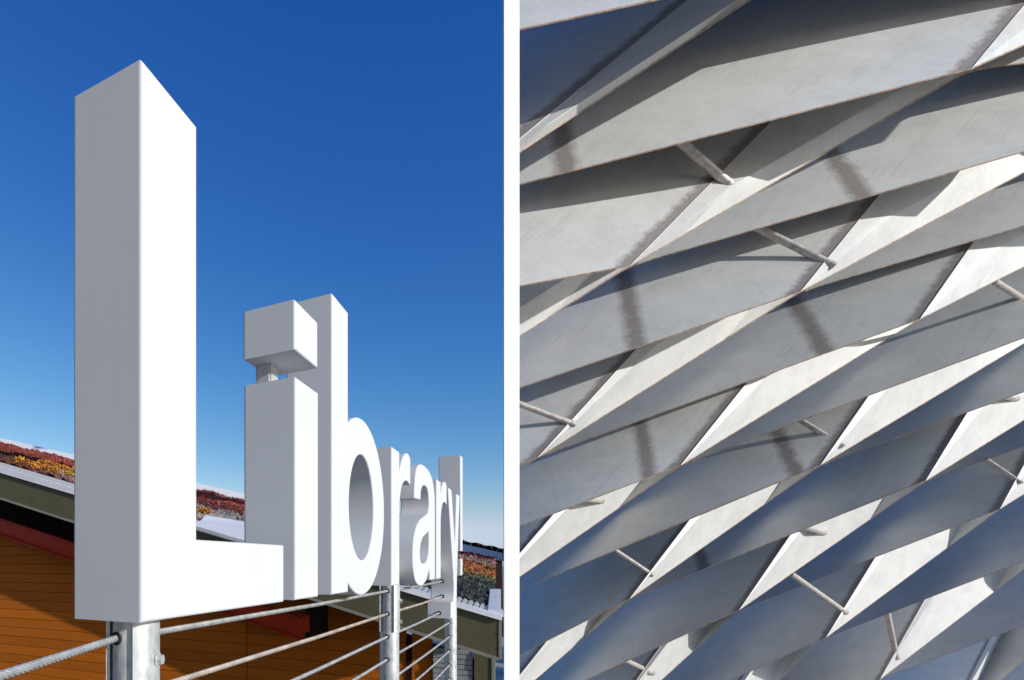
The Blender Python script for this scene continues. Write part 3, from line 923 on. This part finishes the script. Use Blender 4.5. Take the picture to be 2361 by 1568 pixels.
def clipline(pts):
    out = []
    for a, b in zip(pts[:-1], pts[1:]):
        fa, fb = a.x - CLX * a.y, b.x - CLX * b.y
        if fa < 0 and fb < 0: continue
        if fa < 0: a = a.lerp(b, fa / (fa - fb))
        if fb < 0: b = a.lerp(b, fa / (fa - fb))
        if not out: out.append(a)
        out.append(b)
    return out

rndp = random.Random(5)
BULGE = 0.042
SHADE_HEM = {2: 1.2, 1: 1.2, 0: 1.9, -1: 2.4, -2: 2.4, -3: 2.4}  # widths of the added fold that turns from the sun to imitate shade
def rim(edge, parent, shade_hem=None):
    if shade_hem:
        acc = [0.0]
        for a, b in zip(edge[:-1], edge[1:]): acc.append(acc[-1] + (b - a).length)
        edge = [p + p.normalized() * shade_hem[1] * shade_hem[0] * (0.04 + 0.96 * min(1.0, t / acc[-1] / 0.10) * min(1.0, (1 - t / acc[-1]) / 0.35)) * p.y / 7.0 for p, t in zip(edge, acc)]
    pts = clipline(edge)
    if len(pts) < 2 or parent is None: return
    bm = bmesh.new()
    add_tube(bm, [p - DV * 0.004 for p in pts], 0.013, 5)
    finish('rim', bm, M['rim'], parent)

for (r, j) in sorted(nodes):
    # u sheet: ridge X(r,j) -> valley Y(r+1,j);  v sheet: valley Y(r-1,j-1) -> ridge X(r,j)
    X = xp((r, j))
    Ln = (0.66 if r < 1 else 1.8) * X.y
    ku = (r + 1, j)
    if ku in nodes:
        Y = yp(ku)
        nxt = (r + 2, j + 1)
        Xn = xp(nxt) if nxt in nodes else Y + (X - Y) * -0.8
        a = Y.lerp(X, 0.05); b = Y.lerp(Xn, 0.08)
        e = [X.lerp(a, k / 7) for k in range(7)]
        bz = [a * (1 - t) ** 2 + Y * 2 * t * (1 - t) + b * t * t for t in [k / 10 for k in range(11)]]
        e += bz[:6]
        if inframe(e) and NP.dot(ray2(nodes[ku])) > 0.06:
            o, tot = sheet('panel', e, Ln, (SHADE_HEM.get(r, 1.2), 0.34), 0, 0, rndp.uniform(1.0, 1.12))  # sun-facing sheets toned lighter than the rest, light put into the colour
            if o:
                panels.append(o); rim(e, o, (SHADE_HEM.get(r, 1.2), 0.34))
    # v step: from node (r-1, j-1)... in this lattice one v step raises r by 1 and j by 1
    kv = (r - 1, j - 1)
    if kv in nodes:
        Y = yp(kv)
        prv = (r - 2, j - 1)
        Xq = xp(prv) if prv in nodes else Y + (X - Y) * -0.8
        a = Y.lerp(Xq, 0.05); b = Y.lerp(X, 0.08)
        bz = [a * (1 - t) ** 2 + Y * 2 * t * (1 - t) + b * t * t for t in [k / 10 for k in range(11)]]
        e = bz[5:] + [b.lerp(X, k / 14) for k in range(1, 15)]
        # camber towards the viewer, shaped so the plate darkens towards its valley fold
        t0 = 0.10
        cam_ = BULGE * (X - Y).length
        tt = [max(0.0, min(1.0, (p - Y).dot(X - Y) / (X - Y).length_squared)) for p in e]
        e = [p - p.normalized() * cam_ * 4 * t * (1 - t) for p, t in zip(e, tt)]
        if inframe(e) and NP.dot(ray2(nodes[kv])) > 0.06:
            o, tot = sheet('panel', e, Ln, None, joints.get((r, j), 0.0), 1.0, rndp.uniform(0.92, 1.04))  # sheets turned from the sun toned darker, shade put into the colour
            if o:
                panels.append(o); rim(e, o)
                wp_ = clipline([X + DV * (Ln * t / 10) for t in range(11)])
                if len(wp_) > 1:
                    bm = bmesh.new()
                    add_tube(bm, [p - (p.normalized() * 0.004) for p in wp_], 0.011, 5)
                    finish('weld_bead', bm, M['weld'], o, 80)
print('panels', len(panels))

# struts: tubes from a sheet up to the back of the sheet that overlaps it
bpy.context.view_layer.update()
vv, ff = [], []
for o in panels:
    base = len(vv); mw = o.matrix_world
    vv += [mw @ v.co for v in o.data.vertices]; ff += [[base + i for i in p.vertices] for p in o.data.polygons]
bvh = BVHTree.FromPolygons(vv, ff)
def hit(p):
    d = ray2(p); h = bvh.ray_cast(Vector((0, 0, 0)), d.normalized(), 60)
    return h[0]
def R1(x, y): return (1280 + x * .5421, y * .5421)
def R2(x, y): return (1280 + x * .5421, 850 + y * .5421)
SL = [(R1(770, 645), R1(990, 840), 20), (R1(1120, 1045), R1(1470, 1220), 17), (R2(35, 295), R2(275, 385), 15), (R2(355, 735), R2(412, 742), 13),
      (R2(1330, 370), R2(1515, 485), 13), (R2(460, 960), R2(640, 1080), 12), (R2(1360, 865), R2(1435, 890), 12), (R2(1345, 1120), R2(1535, 1255), 12),
      (R2(1730, 1255), R2(1772, 1465), 11), (R2(530, 1480), R2(645, 1535), 12), (R2(1910, 1500), R2(1980, 1575), 10), (R2(2190, 555), R2(2337, 655), 11),
      (R2(2285, 262), R2(2322, 272), 12), (R1(2285, 1335), R1(2345, 1372), 12)]
for (b0_, a0_, wpx) in SL:
    pa = hit(a0_)
    if pa is None: continue
    dx, dy = b0_[0] - a0_[0], b0_[1] - a0_[1]
    L = math.hypot(dx, dy); ext = 1 + 40 / L
    tgt = (a0_[0] + dx * ext, a0_[1] + dy * ext)
    pb = hit(tgt)
    if pb is None: pb = ray2(tgt) * pa.y
    r = wpx / 2 / f2 * pa.y
    pb = pb + ray2(tgt).normalized() * (0.03 + 2.2 * r)
    bm = bmesh.new()
    d = (pa - pb).normalized()
    add_tube(bm, [pb, pa + d * 0.08], r, 20)
    st = finish('strut', bm, M['strut'], scr, 50)
    bm = bmesh.new(); add_tube(bm, [pa - d * 0.012, pa + d * 0.03], r * 1.12, 20); finish('weld_ring', bm, M['weld'], st, 50)

# white bar added as the divider between the two views, leaning with the screen
def edge_pt(x, z_over_y, off):
    n = NP; rr = Vector((x, 1.0, z_over_y)); return rr * ((K5 - off) / n.dot(rr))
tb = [edge_pt(0.4605, zz, 0.35 * SK) for zz in (-0.30, 1.25)]
te = [edge_pt(0.4890, zz, 0.35 * SK) for zz in (-0.30, 1.25)]
bm = bmesh.new()
# flat bar: broad face turned towards the sun, thin in depth
fr = [tb[0], None, None, tb[1]]
wdir = Vector((0.62, 0.78, 0)).normalized()
def rayhit_plane(x, p, wd):
    # move from p along wd until picture column x
    k = (x * p.y - p.x) / (wd.x - x * wd.y); return p + wd * k
q0, q1 = rayhit_plane(0.4886, tb[0], wdir), rayhit_plane(0.4886, tb[1], wdir)
nb = Vector((-wdir.y, wdir.x, 0)) * 0.014
vs = [bm.verts.new(p) for p in (tb[0], q0, q1, tb[1], tb[0] + nb, q0 + nb, q1 + nb, tb[1] + nb)]
for f in ((0, 1, 2, 3), (5, 4, 7, 6), (0, 4, 5, 1), (2, 6, 7, 3), (1, 5, 6, 2), (0, 3, 7, 4)): bm.faces.new([vs[i] for i in f])
tag(finish('edge_beam', bm, M['white_beam']), 'slim leaning white steel beam closing the left edge of the metal screen', 'beam')
